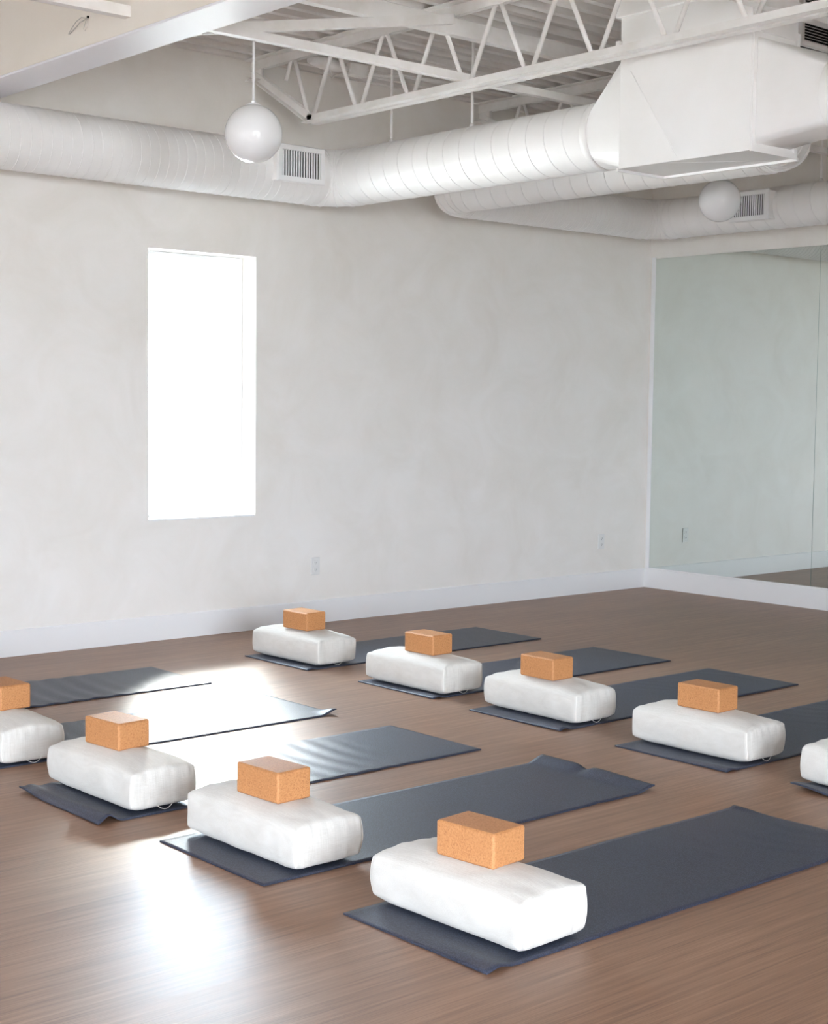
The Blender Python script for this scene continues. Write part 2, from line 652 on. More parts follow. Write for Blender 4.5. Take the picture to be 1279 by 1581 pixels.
def vpath(a, top, b, zt, zb, x, R=0.03):
    """inverted V rod with a rounded crown from (a,zb) up to (top,zt) and down to (b,zb)"""
    A, T, Bp = Vector((x, a, zb)), Vector((x, top, zt)), Vector((x, b, zb))
    d1, d2 = (A - T).normalized(), (Bp - T).normalized()
    ang = d1.angle(d2) / 2
    dist = R / math.tan(ang)
    p1, p2 = T + d1 * dist, T + d2 * dist
    bis = (d1 + d2).normalized()
    c = T + bis * (R / math.sin(ang))
    pts = [A]
    n = 6
    v1, v2 = p1 - c, p2 - c
    tot = v1.angle(v2)
    ax = v1.cross(v2).normalized()
    for i in range(n + 1):
        pts.append(c + Matrix.Rotation(tot * i / n, 3, ax) @ v1)
    pts.append(Bp)
    # lift the crown so that the rod tucks against the chord
    return pts


def bar_joist(x, label, yend=RY + 0.02):
    rt = tag(empty('bar_joist', (0, 0, 0)), label, 'joist', 'open web roof joists')
    zt, zb = DZ - 0.001, 3.188
    mb_ = MB()
    angle_pair(mb_, x, yend, 0.0, zt, False, 0.062)
    mb_.build('top_chord', 'steel', rt)
    mb_ = MB()
    angle_pair(mb_, x, yend, -0.60, zb, True, 0.05)
    mb_.build('bottom_chord', 'steel', rt)
    # sloping end diagonal
    mb_ = MB()
    for d in (-1, 1):
        xi, xt, xo = x + d * 0.013, x + d * 0.019, x + d * 0.058
        a0, a1 = Vector((0, -0.63, zb + 0.004)), Vector((0, -0.03, zt - 0.115))
        dr = (a1 - a0).normalized()
        nr = Vector((0, -dr.z, dr.y))
        vs = []
        for P in (a0, a1):
            for (xx, h) in ((xi, 0), (xo, 0), (xo, 0.006), (xt, 0.006), (xt, 0.048), (xi, 0.048)):
                q = P + nr * h
                vs.append((xx, q.y, q.z))
        fs = [(5, 4, 3, 2, 1, 0), (6, 7, 8, 9, 10, 11)] + [(i, (i + 1) % 6, 6 + (i + 1) % 6, 6 + i) for i in range(6)]
        mb_.add(vs, fs)
    mb_.build('end_diagonal', 'steel', rt)
    # bearing seat
    mb_ = MB()
    mb_.box(x - 0.012, x - 0.004, -0.11, 0.0, zt - 0.125, zt - 0.004).box(x + 0.004, x + 0.012, -0.11, 0.0, zt - 0.125, zt - 0.004)
    mb_.box(x - 0.06, x + 0.06, -0.11, 0.0, zt - 0.132, zt - 0.125)
    mb_.build('bearing_seat', 'steel', rt)
    # webs
    b0, st = -0.617, 0.466
    ztw, zbw = zt - 0.012, zb + 0.012
    MB().tube([(x, -0.36, zt - 0.17), (x, -0.425, zt - 0.02)], WEBR, 10).build('web_bar', 'steel', rt)
    MB().tube([(x, -0.437, zt - 0.02), (x, b0 + 0.012, zbw)], WEBR, 10).build('web_bar', 'steel', rt)
    first = MB().tube([(0, p.y - b0, p.z) for p in vpath(b0 - 0.014, b0 - st / 2, b0 - st + 0.014, ztw, zbw, 0)], WEBR, 10)
    me = first.mesh('web_bar', 'steel')
    nb = int((abs(yend) - 0.7) / st)
    for q in range(nb):
        link('web_bar', me, rt, (x, b0 - q * st, 0))
    return rt


bar_joist(-3.93, 'long white open-web steel joist crossing in front of the plenum box')
bar_joist(-1.93, 'white open-web joist partly hidden behind the big round duct')

# bridging bars along X


def angle_bar(name, x0, x1, y, z, leg, label, t=0.005, flip=1):
    pl = [(y, z), (y + flip * leg, z), (y + flip * leg, z + t), (y + flip * t, z + t), (y + flip * t, z + leg), (y, z + leg)]
    o = MB().prism(pl, 'x', x0, x1).build(name, 'steel')
    return tag(o, label, 'steel bar', 'bridging bars between joists')


angle_bar('bridging_bar', HX1, -0.001, -2.0, 3.236, 0.042, 'thin white angle bar tying the joists at bottom chord, globe lamp hanging from it')
angle_bar('bridging_bar', HX0 - 3.0, HX0, -2.0, 3.222, 0.05, 'white angle bar stub ending against the cream header at upper left')
# deeper channel under the top chords
pl = [(-1.90, 3.500), (-1.845, 3.500), (-1.845, 3.506), (-1.894, 3.506), (-1.894, 3.584), (-1.845, 3.584), (-1.845, 3.590), (-1.90, 3.590)]
tag(MB().prism(pl, 'x', HX1, -0.001).build('bridging_channel', 'steel'), 'grey-white channel under the joist top chords at the top of the photo', 'steel bar', 'bridging bars between joists')
angle_bar('bridging_bar', HX1, -0.001, -3.80, 3.338, 0.06, 'white angle bar crossing in front of the dark louvre at top right')

# diagonal brace
A, Bv = Vector((-3.96, -1.95, 3.545)), Vector((HX1, -1.95, 3.19))
d = (Bv - A).normalized()
nz = Vector((-d.z, 0, d.x))
if nz.z < 0:
    nz = -nz
mb = MB()
vs = []
for P in (A, Bv):
    for (yy, h) in ((0, 0), (0.045, 0), (0.045, 0.005), (0.005, 0.005), (0.005, 0.05), (0, 0.05)):
        q = P + nz * h
        vs.append((q.x, q.y + yy, q.z))
mb.add(vs, [(5, 4, 3, 2, 1, 0), (6, 7, 8, 9, 10, 11)] + [(i, (i + 1) % 6, 6 + (i + 1) % 6, 6 + i) for i in range(6)])
tag(mb.build('diagonal_brace', 'steel'), 'flat white diagonal brace running from header to joist top', 'steel bar')

# ------------------------------------------------------------------ ducts
DUZ = 2.926
RA, RE = 0.178, 0.150
XB, YA = -3.466, -0.30
XD, YG, XE = -2.60, -0.355, -0.388


def ring(center, axis, R, r=0.006, n=48):
    pts = []
    for k in range(n):
        th = 2 * PI * k / n
        a, b = R * math.cos(th), R * math.sin(th)
        c = center
        pts.append((c[0], c[1] + a, c[2] + b) if axis == 'x' else (c[0] + a, c[1], c[2] + b))
    return pts


def duct_run(root, axis, fixed, a, b, R, pitch, seam=True):
    """straight spiral duct from a to b along axis at the fixed other coordinate"""
    P = (lambda t: (t, fixed, DUZ)) if axis == 'x' else (lambda t: (fixed, t, DUZ))
    n = max(2, int(abs(b - a) / 0.3))
    o = MB().tube([P(a + (b - a) * i / n) for i in range(n + 1)], R, 56, cap=False).build('duct_pipe', 'duct', root)
    if seam:
        turns = abs(b - a) / pitch
        N = int(turns * 36)
        pts = []
        for i in range(N + 1):
            th = 2 * PI * i / 36
            t = a + (b - a) * i / N
            c = P(t)
            q, s = (R + 0.0002) * math.cos(th), (R + 0.0002) * math.sin(th)
            pts.append((c[0], c[1] + q, c[2] + s) if axis == 'x' else (c[0] + q, c[1], c[2] + s))
        MB().tube(pts, 0.0025, 5).build('spiral_seam', 'duct', o)
    return o


def elbow(root, cx, cy, Rb, a0, a1, R, gores=5):
    """gored elbow in the horizontal plane"""
    mb_ = MB()
    seg = []
    for i in range(gores + 1):
        if i == 0:
            seg.append(a0)
        seg.append(a0 + (a1 - a0) * (i + 0.5) / (gores + 1)) if i < gores + 1 else None
    seg = [a0 + (a1 - a0) * t for t in [0] + [(i + 0.5) / gores for i in range(gores)] + [1]]
    rings = []
    n = 56
    for th in seg:
        dirv = Vector((math.cos(th), math.sin(th), 0))
        rings.append([Vector((cx, cy, DUZ)) + dirv * (Rb + R * math.cos(2 * PI * k / n)) + Vector((0, 0, R * math.sin(2 * PI * k / n))) for k in range(n)])
    for i in range(len(rings) - 1):
        vs = rings[i] + rings[i + 1]
        mb_.add(vs, [(k, (k + 1) % n, n + (k + 1) % n, n + k) for k in range(n)], True)
    o = mb_.build('duct_elbow', 'duct', root)
    for rg in rings:
        MB().tube([p + (p - Vector((cx, cy, DUZ))) * 0 for p in rg], 0.0042, 6, closed=True).build('elbow_seam', 'duct', o)
    return o


def collar(root, axis, fixed, t, R, wd=0.05):
    P = (lambda s: (s, fixed, DUZ)) if axis == 'x' else (lambda s: (fixed, s, DUZ))
    o = MB().tube([P(t - wd / 2), P(t - wd / 2 + 0.004), P(t), P(t + wd / 2 - 0.004), P(t + wd / 2)],
                  [R + 0.001, R + 0.005, R + 0.0035, R + 0.005, R + 0.001], 56, cap=False).build('duct_collar', 'duct', root)
    return o


BX0, BX1, BY0, BY1, BZ0 = -3.68, -3.32, -3.70, -2.885, 2.70

# main duct along the window wall, turning to the plenum
rt = tag(empty('main_duct', (XB, YA, DUZ)), 'big white round duct along the window wall, turning toward the plenum box', 'duct')


def reparent_zero(o):
    return o


def droot(label, name):
    return tag(empty(name, (0, 0, 0)), label, 'duct')


bpy.data.objects.remove(rt)
rt = droot('big white round spiral duct along the window wall, turning toward the plenum box', 'main_duct')
RbA = 0.19
duct_run(rt, 'x', YA, RX + 0.01, XB - RbA, RA, 0.062)
elbow(rt, XB - RbA, YA - RbA, RbA, PI / 2, 0, RA, 3)
duct_run(rt, 'y', XB, YA - RbA, -2.66, RA, 0.135)
collar(rt, 'y', XB, -2.60, RA)

# plenum
rt = tag(empty('plenum_box', (0, 0, 0)), 'large white sheet-metal plenum box dropping from the roof deck', 'plenum')
pb = MB().bbox(BX0, BX1, BY0, BY1, BZ0, 3.60, 0.003).build('box_body', 'duct', rt)
MB().bbox(BX0 - 0.02, BX1 + 0.02, BY0 - 0.02, BY1 + 0.02, 3.45, 3.653, 0.003).build('roof_curb', 'duct', rt)


def rect_to_round(y_rect, y_round, name, inset=0.004):
    """square-to-round transition along Y"""
    n = 56
    vs = []
    hx, z0, z1 = (BX1 - BX0) / 2 - inset, BZ0 + 0.008 + inset, 3.259 - inset
    zc, hz = (z0 + z1) / 2, (z1 - z0) / 2
    for k in range(n):
        th = 2 * PI * (k + 0.5) / n
        c, s = math.cos(th), math.sin(th)
        mx_ = max(abs(c), abs(s))
        vs.append((XB - 0.034 + hx * c / mx_, y_rect, zc + hz * s / mx_))
    for k in range(n):
        th = 2 * PI * (k + 0.5) / n
        vs.append((XB + RA * math.cos(th), y_round, DUZ + RA * math.sin(th)))
    return MB().add(vs, [(k, (k + 1) % n, n + (k + 1) % n, n + k) for k in range(n)], True).build(name, 'duct', rt)


rect_to_round(BY1, -2.62, 'duct_transition')
rect_to_round(BY0, -4.05, 'duct_transition', 0.03)
# flanges round the front opening and lips along the bottom
fl = MB()
fy0, fy1 = BY0 - 0.012, BY0
fl.box(BX0 + 0.0, BX0 + 0.025, fy0, fy1, BZ0 - 0.004, 3.29).box(BX1 - 0.025, BX1, fy0, fy1, BZ0 - 0.004, 3.29)
fl.box(BX0 + 0.025, BX1 - 0.025, fy0, fy1, 3.255, 3.29).box(BX0 + 0.025, BX1 - 0.025, fy0, fy1, BZ0 - 0.004, BZ0 + 0.025)
fl.build('flange', 'duct', rt)
MB().box(BX1 - 0.001, BX1 + 0.016, BY0 - 0.01, BY1 + 0.01, BZ0 - 0.012, BZ0 + 0.004).build('bottom_lip', 'duct', rt)
MB().box(BX0 - 0.001, BX1, BY1 - 0.001, BY1 + 0.014, BZ0 - 0.012, BZ0 + 0.004).build('bottom_lip', 'duct', rt)
# bracing creases on the broad face and underside (thin cross-broken panel lines)
MB().tube([(BX0 - 0.0005, BY1 - 0.07, 3.18), (BX0 - 0.0005, BY1 - 0.38, BZ0 + 0.02)], 0.0016, 5).build('panel_crease', 'duct', rt)
MB().tube([(BX0 + 0.02, BY0 + 0.5, BZ0 - 0.0003), (BX1 - 0.02, BY0 + 0.1, BZ0 - 0.0003)], 0.0016, 5).build('panel_crease', 'duct', rt)
MB().box(BX0 - 0.022, BX0 - 0.002, BY1 - 0.012, BY1 + 0.014, 3.275, 3.335).build('bracket', 'steel', rt)

# front duct continuing toward the camera
rt = droot('short view of white round duct leaving the plenum box at the right edge', 'front_duct')
collar(rt, 'y', XB, -4.07, RA)
duct_run(rt, 'y', XB, -4.05, RY + 0.01, RA, 0.135)

# branch duct: out of the plenum, along Y, along the window wall, along the mirror wall
rt = droot('smaller white round duct looping behind the plenum and along above the mirrors', 'branch_duct')
RbD, YO = 0.22, -3.22
duct_run(rt, 'x', YO, BX1, XD - RbD, RE, 0.14)
elbow(rt, XD - RbD, YO + RbD, RbD, -PI / 2, 0, RE)
duct_run(rt, 'y', XD, YO + RbD, YG - RbD, RE, 0.14)
elbow(rt, XD + RbD, YG - RbD, RbD, PI, PI / 2, RE)
duct_run(rt, 'x', YG, XD + RbD, XE - 0.19, RE, 0.05)
elbow(rt, XE - 0.19, YG - 0.19, 0.19, PI / 2, 0, RE)
duct_run(rt, 'y', XE, YG - 0.19, RY + 0.01, RE, 0.14)


def register(name, loc, rz, wd, ht, depth, label, nsl):
    """supply grille: face looks along local -Y, boot goes back by depth"""
    r0 = tag(empty(name, loc, rz), label, 'vent', 'supply air grilles on the ducts')
    t = 0.034
    b_ = MB()
    b_.box(-wd / 2 + 0.008, wd / 2 - 0.008, 0.008, depth, -ht / 2 + 0.008, -ht / 2 + 0.011)
    b_.box(-wd / 2 + 0.008, wd / 2 - 0.008, 0.008, depth, ht / 2 - 0.011, ht / 2 - 0.008)
    b_.box(-wd / 2 + 0.008, -wd / 2 + 0.011, 0.008, depth, -ht / 2 + 0.011, ht / 2 - 0.011)
    b_.box(wd / 2 - 0.011, wd / 2 - 0.008, 0.008, depth, -ht / 2 + 0.011, ht / 2 - 0.011)
    b_.build('boot', 'duct', r0)
    f_ = MB()
    x0, x1, z0, z1 = -wd / 2, wd / 2, -ht / 2, ht / 2
    o_, i_ = [(x0, z0), (x1, z0), (x1, z1), (x0, z1)], [(x0 + t, z0 + t), (x1 - t, z0 + t), (x1 - t, z1 - t), (x0 + t, z1 - t)]
    vs = [(x, 0.004, z) for x, z in o_] + [(x, -0.004, z) for x, z in [(x0 + 0.006, z0 + 0.006), (x1 - 0.006, z0 + 0.006), (x1 - 0.006, z1 - 0.006), (x0 + 0.006, z1 - 0.006)]]
    vs += [(x, -0.004, z) for x, z in i_] + [(x, 0.012, z) for x, z in i_] + [(x, 0.012, z) for x, z in o_]
    fs = []
    for a, b in ((0, 4), (4, 8), (8, 12), (12, 16), (16, 0)):
        fs += [(a + i, a + (i + 1) % 4, b + (i + 1) % 4, b + i) for i in range(4)]
    f_.add(vs, fs)
    f_.build('grille_frame', 'trim', r0)
    MB().box(-wd / 2 + 0.012, wd / 2 - 0.012, 0.013, 0.016, -ht / 2 + 0.012, ht / 2 - 0.012).build('gap_shade', 'dark', r0)  # dark sheet, painted shade for the gaps between the slats
    iw = wd - 2 * t
    me = MB().box(-0.0040, 0.0040, -0.002, 0.005, -ht / 2 + t, ht / 2 - t).mesh('slat', 'trim')
    for k in range(nsl):
        o2 = link('slat', me, r0, (-iw / 2 + iw * (k + 0.5) / nsl, 0, 0))
    return r0


register('air_grille', (-3.932, -0.53, 2.952), 0, 0.362, 0.226, 0.16, 'white slatted air grille on the window-wall duct beside the nearer globe lamp', 15)
register('air_grille', (-0.60, -1.40, 2.93), -PI / 2, 0.345, 0.215, 0.16, 'white slatted air grille above the mirror, behind the far globe lamp', 15)

# hanger rods
for (x, y, R, lab) in ((XB, -0.83, RA, 'thin white hanger rod holding the big duct near its bend'),
                       (XB, -1.56, RA, 'thin white hanger rod holding the big duct midway to the plenum'),
                       (XE, -1.86, RE, 'white hanger rod above the mirror-wall duct at right edge')):
    rt = tag(empty('hanger_rod', (x, y, DUZ + R)), lab, 'rod', 'duct hanger rods')
    MB().tube([(0, 0, 0.002), (0, 0, DZ - DUZ - R)], 0.008, 10).build('rod', 'steel', rt)
    MB().tube([(0, 0, -0.002), (0, 0, 0.012), (0, 0, 0.022)], [0.016, 0.015, 0.009], 10).build('nut', 'steel', rt)

# return-air louvre at upper right behind the plenum
rt = tag(empty('return_louvre', (0, 0, 0)), 'dark horizontal-slat louvre behind the plenum box at top right', 'vent')
lx0, lx1, ly, lz0, lz1 = -2.86, -1.98, -3.40, 3.37, 3.64
mb = MB()
mb.box(lx0, lx1, ly, ly + 0.03, lz0, lz0 + 0.022).box(lx0, lx1, ly, ly + 0.03, lz1 - 0.02, lz1)
mb.box(lx0, lx0 + 0.02, ly, ly + 0.03, lz0 + 0.022, lz1 - 0.02).box(lx1 - 0.02, lx1, ly, ly + 0.03, lz0 + 0.022, lz1 - 0.02)
mb.build('louvre_frame', 'steel', rt)
MB().box(lx0, lx1, ly + 0.031, ly + 0.3, lz0, lz1).build('louvre_box', 'dark', rt)  # solid dark box, the shade behind the slats is in its colour
nsl = 15
me = MB().prism([(ly + 0.004, -0.001), (ly + 0.024, 0.006), (ly + 0.024, 0.0085), (ly + 0.004, 0.0015)], 'x', lx0 + 0.02, lx1 - 0.02).mesh('slat', 'steel')
for k in range(nsl):
    link('slat', me, rt, (0, 0, lz0 + 0.026 + (lz1 - lz0 - 0.05) * k / nsl))

# junction box and conduit near the wall under the deck
rt = tag(empty('conduit_run', (0, 0, 0)), 'painted conduit and junction box under the deck behind the long joist', 'conduit')
MB().bbox(-3.52, -3.38, -0.49, -0.42, 3.565, 3.64, 0.004).build('junction_box', 'steel', rt)
MB().tube([(-3.38, -0.455, 3.60), (-3.2, -0.455, 3.602), (-3.05, -0.45, 3.625), (-2.6, -0.45, 3.64), (-2.06, -0.45, 3.64)], 0.011, 8).build('conduit_pipe', 'steel', rt)
MB().tube([(-3.52, -0.455, 3.60), (-3.6, -0.455, 3.603), (-3.72, -0.455, 3.61), (-3.82, -0.455, 3.62)], [0.018, 0.038, 0.04, 0.03], 12).build('pipe_stub', 'steel', rt)
MB().tube([(-3.52, -0.465, 3.585), (-3.57, -0.47, 3.565), (-3.63, -0.47, 3.545), (-3.66, -0.47, 3.52), (-3.655, -0.47, 3.545), (-3.67, -0.465, 3.57)], 0.004, 6).build('loose_wire', 'steel', rt)

# wire loop on the header
P0 = Vector((HX0 - 0.002, -1.615, 3.285))
rt = tag(empty('wire_tail', P0), 'loose looped wire tail sticking out of the cream header', 'wire')
MB().tube([(0.004, 0, 0.006), (-0.006, 0, 0.006)], 0.006, 8).build('hole_bushing', 'dark', rt)
MB().tube([(0, 0, 0), (-0.02, 0.03, 0.006), (-0.025, 0.07, -0.006), (-0.02, 0.12, -0.026), (-0.012, 0.17, -0.045), (-0.012, 0.155, -0.046), (-0.014, 0.10, -0.03), (-0.016, 0.05, -0.012), (-0.004, 0.0, 0)], 0.0022, 6).build('wire_loop', 'wire', rt)
MB().tube([(0, 0, 0), (-0.012, 0.005, -0.015), (-0.016, 0.016, -0.05), (-0.012, 0.012, -0.058), (-0.008, -0.002, -0.03), (-0.002, 0, -0.004)], 0.0018, 6).build('wire_loop', 'wire', rt)


# ------------------------------------------------------------------ globe lamps
def globe(loc, ztop, label, r=0.1405):
    rt_ = tag(empty('globe_pendant', loc), label, 'lamp', 'opal globe pendants')
    MB().sphere((0, 0, 0), r, 56, 32).build('globe', 'opal', rt_)
    h = ztop - loc[2]
    MB().tube([(0, 0, r + 0.006), (0, 0, h)], 0.0065, 10).build('stem', 'trim', rt_)
    MB().tube([(0, 0, r - 0.010), (0, 0, r - 0.002), (0, 0, r + 0.004), (0, 0, r + 0.008)], [0.040, 0.038, 0.026, 0.008], 24).build('fitter_cap', 'trim', rt_)
    MB().tube([(0, 0, r + 0.006), (0, 0, r + 0.016)], 0.012, 12).build('stem_nut', 'trim', rt_)
    return rt_


g1 = globe((-5.268, -1.93, 2.800), 3.29, 'white opal globe pendant hanging at upper left, nearer and larger of the two')
g2 = globe((-1.534, -1.87, 2.835), 3.502, 'white opal globe pendant hanging near the mirror wall, farther of the two', 0.1374)


# ------------------------------------------------------------------ outlets
def outlet(x, z, label):
    rt_ = tag(empty('wall_outlet', (x, 0, z)), label, 'outlet', 'wall outlets')
    MB().bbox(-0.037, 0.037, -0.007, 0.0, -0.06, 0.06, 0.003).build('cover_plate', 'plastic', rt_)
    for s in (-1, 1):
        so = MB().bbox(-0.017, 0.017, -0.009, -0.0068, s * 0.024 - 0.015, s * 0.024 + 0.015, 0.001).build('socket', 'plastic', rt_)
        mb_ = MB()
        for xx in (-0.006, 0.006):
            mb_.box(xx - 0.0012, xx + 0.0012, -0.0094, -0.0088, s * 0.024 - 0.004, s * 0.024 + 0.007)
        mb_.box(-0.002, 0.002, -0.0094, -0.0088, s * 0.024 - 0.011, s * 0.024 - 0.007)
        mb_.build('slots', 'dark', so)
    MB().tube([(0, -0.0068, 0), (0, -0.0082, 0)], 0.003, 10).build('screw', 'plastic', rt_)


outlet(-3.407, 0.388, 'white wall outlet on the plaster wall right of the window')
outlet(-0.537, 0.403, 'white wall outlet near the corner by the mirror')

# ------------------------------------------------------------------ yoga mats
ML, MW, MT = 1.867, 0.61, 0.0055


def smooth01(t):
    t = max(0.0, min(1.0, t))
    return t * t * (3 - 2 * t)


def bumpf(t, c, wd):
    return math.exp(-((t - c) / wd) ** 2)


# each profile gives the lift of the mat over the floor at s (0 = bolster end .. ML) and t (0 = near edge .. MW)
def prof_F1(s, t):
    z = 0.010 * bumpf(s, 0.05, 0.035) * smooth01((0.35 - t) / 0.3)
    fade = smooth01((s - 0.9) / 0.5)
    z += 0.0022 * fade * (1 + noise.noise(Vector((s * 17 + 2 * math.sin(t * 5), t * 3.5, 2.0)))) * (0.6 + 0.4 * math.sin(t * 9 + s * 3))
    z += 0.006 * smooth01((s - ML + 0.03) / 0.03) * smooth01((t - 0.45) / 0.15)
    return z


def prof_F2(s, t):
    e = (s - (ML - 0.10)) / 0.10
    kink = 1 - 0.6 * bumpf(t, 0.36, 0.03)
    z = 0.024 * smooth01(e) * kink * (1.05 - 0.35 * smooth01((0.3 - t) / 0.3))
    z += 0.003 * bumpf(s, ML - 0.32, 0.03) * smooth01((0.12 - t) / 0.12)
    return z


def prof_F3(s, t):
    amp = 0.6 + 0.55 * smooth01((0.45 - t) / 0.4)
    z = 0.024 * amp * bumpf(s, 0.045, 0.030) + 0.012 * bumpf(s, 0.0, 0.02) * smooth01((t - 0.4) / 0.2)
    z += 0.006 * bumpf(s, 0.13, 0.03) * smooth01((t - 0.25) / 0.3)
    z += 0.0013 * smooth01((s - 0.5) / 0.3) * smooth01((1.6 - s) / 0.3) * (1 + math.sin(s * 2 * PI / 0.11 + 2 * math.sin(t * 5)))
    return z


def prof_F4(s, t):
    z = 0.024 * smooth01((s - (ML - 0.09)) / 0.09) * smooth01((0.13 - t) / 0.13)
    z += 0.0013 * (1 + math.sin(s * 2 * PI / 0.10 + 1.5 * math.sin(t * 7))) * smooth01((1.0 - s) / 0.4) * smooth01((s - 0.5) / 0.1)
    return z


def prof_F5(s, t):
    return 0.0026 * (1 + math.sin(s * 2 * PI / 0.12 + 2.2 * math.sin(t * 4 + 1))) * smooth01((s - 0.3) / 0.2) * smooth01((1.75 - s) / 0.6)


def prof_R(seed, amp):
    def f(s, t):
        z = amp * bumpf(s, 0.035, 0.028) * smooth01((0.38 - t) / 0.34)
        fade = smooth01((s - 0.8) / 0.5)
        z += 0.0017 * fade * (1 + noise.noise(Vector((s * 18 + 1.8 * math.sin(t * 6 + seed), t * 4, seed * 5)))) * (0.5 if seed < 2.5 else 1.0)
        return z
    return f


def prof_R5(s, t):
    return 0.022 * smooth01((0.14 - s) / 0.14) * smooth01((t - 0.35) / 0.25)


MATS = [
    # x, y, profile, rotation, label
    (-6.867, -5.306, prof_F1, 0.0, 'slate blue yoga mat nearest the camera, faint ripples toward its far end'),
    (-6.901, -4.341, prof_F2, 0.0, 'slate blue yoga mat with its far end curled up in a creased ridge'),
    (-6.966, -3.425, prof_F3, 0.0, 'slate blue yoga mat whose bolster end is buckled up in a wave'),
    (-7.004, -2.453, prof_F4, 0.0, 'yoga mat in window glare with one far corner curled up'),
    (-7.041, -1.426, prof_F5, 0.0, 'rippled yoga mat washed white by glare, nearest row, closest to window wall'),
    (-4.545, -1.431, prof_R(1.0, 0.006), 0.0, 'slate mat of the far row lying closest to the window wall'),
    (-4.525, -2.468, prof_R(2.0, 0.010), 0.0, 'slate mat of the far row, second from the window wall'),
    (-4.564, -3.385, prof_R(3.0, 0.012), 0.0, 'slate mat of the far row, third from the window wall'),
    (-4.586, -4.349, prof_R(4.0, 0.008), 0.0, 'slate mat of the far row, fourth from the window wall, running off right edge'),
    (-4.596, -5.272, prof_R5, 0.0, 'slate mat corner showing at the right edge under a cropped bolster'),
]


def make_mat(x, y, pf, rz, label):
    NS, NT = 150, 34
    top, bot = [], []
    fs = []
    for i in range(NS + 1):
        s = ML * i / NS
        for j in range(NT + 1):
            t = MW * j / NT
            z = max(0.0, pf(s, t))
            jit = 0.0012 * noise.noise(Vector((s * 3 + x, t * 3 + y, 0)))
            yy = t + (0.002 * noise.noise(Vector((s * 4, y, 7))) if j in (0, NT) else 0)
            top.append((s, yy, z + MT + max(0, jit)))
            bot.append((s, yy, z + 0.0004))
    n = (NS + 1) * (NT + 1)
    W_ = NT + 1
    mb_ = MB()
    fs = []
    for i in range(NS):
        for j in range(NT):
            a = i * W_ + j
            fs.append((a, a + W_, a + W_ + 1, a + 1))
    mb_.add(top, fs, True)
    mb_.add(bot, [tuple(reversed(f)) for f in fs], True)
    side = []
    for i in range(NS):
        for j in (0, NT):
            a, b = i * W_ + j, (i + 1) * W_ + j
            side.append((a, n + a, n + b, b) if j == 0 else (a, b, n + b, n + a))
    for j in range(NT):
        for i in (0, NS):
            a, b = i * W_ + j, i * W_ + j + 1
            side.append((a, b, n + b, n + a) if i == 0 else (a, n + a, n + b, b))
    for q in side:
        mb_.f.append(list(q))
        mb_.s.append(False)
    o = mb_.build('yoga_mat', 'mat', None, (x, y, 0.0), (0, 0, rz), fix=False)
    return tag(o, label, 'yoga mat', 'yoga mats laid in two rows')


for a in MATS:
    make_mat(*a)


# ------------------------------------------------------------------ bolsters
def cube_grid(nx, ny, nz):
    """surface grid of the cube [-1,1]^3, denser toward the edges"""
    def den(n):
        out = []
        for i in range(n + 1):
            t = -1 + 2 * i / n
            out.append(math.copysign(1 - (1 - abs(t)) ** 1.45, t))
        return out
    ax = [den(nx), den(ny), den(nz)]
    idx, vs, fs = {}, [], []

    def vid(i, j, k):
        key = (i, j, k)
        if key not in idx:
            idx[key] = len(vs)
            vs.append((ax[0][i], ax[1][j], ax[2][k]))
        return idx[key]
    N = (nx, ny, nz)
    for a in range(3):
        b, c = (a + 1) % 3, (a + 2) % 3
        for side in (0, N[a]):
            for i in range(N[b]):
                for j in range(N[c]):
                    q = []
                    for (p, r) in ((i, j), (i + 1, j), (i + 1, j + 1), (i, j + 1)):
                        k = [0, 0, 0]
                        k[a], k[b], k[c] = side, p, r
                        q.append(vid(*k))
                    if side == 0:
                        q.reverse()
                    fs.append(q)
    return vs, fs


CG = cube_grid(30, 56, 20)
BW, BL, BH = 0.272, 0.615, 0.145


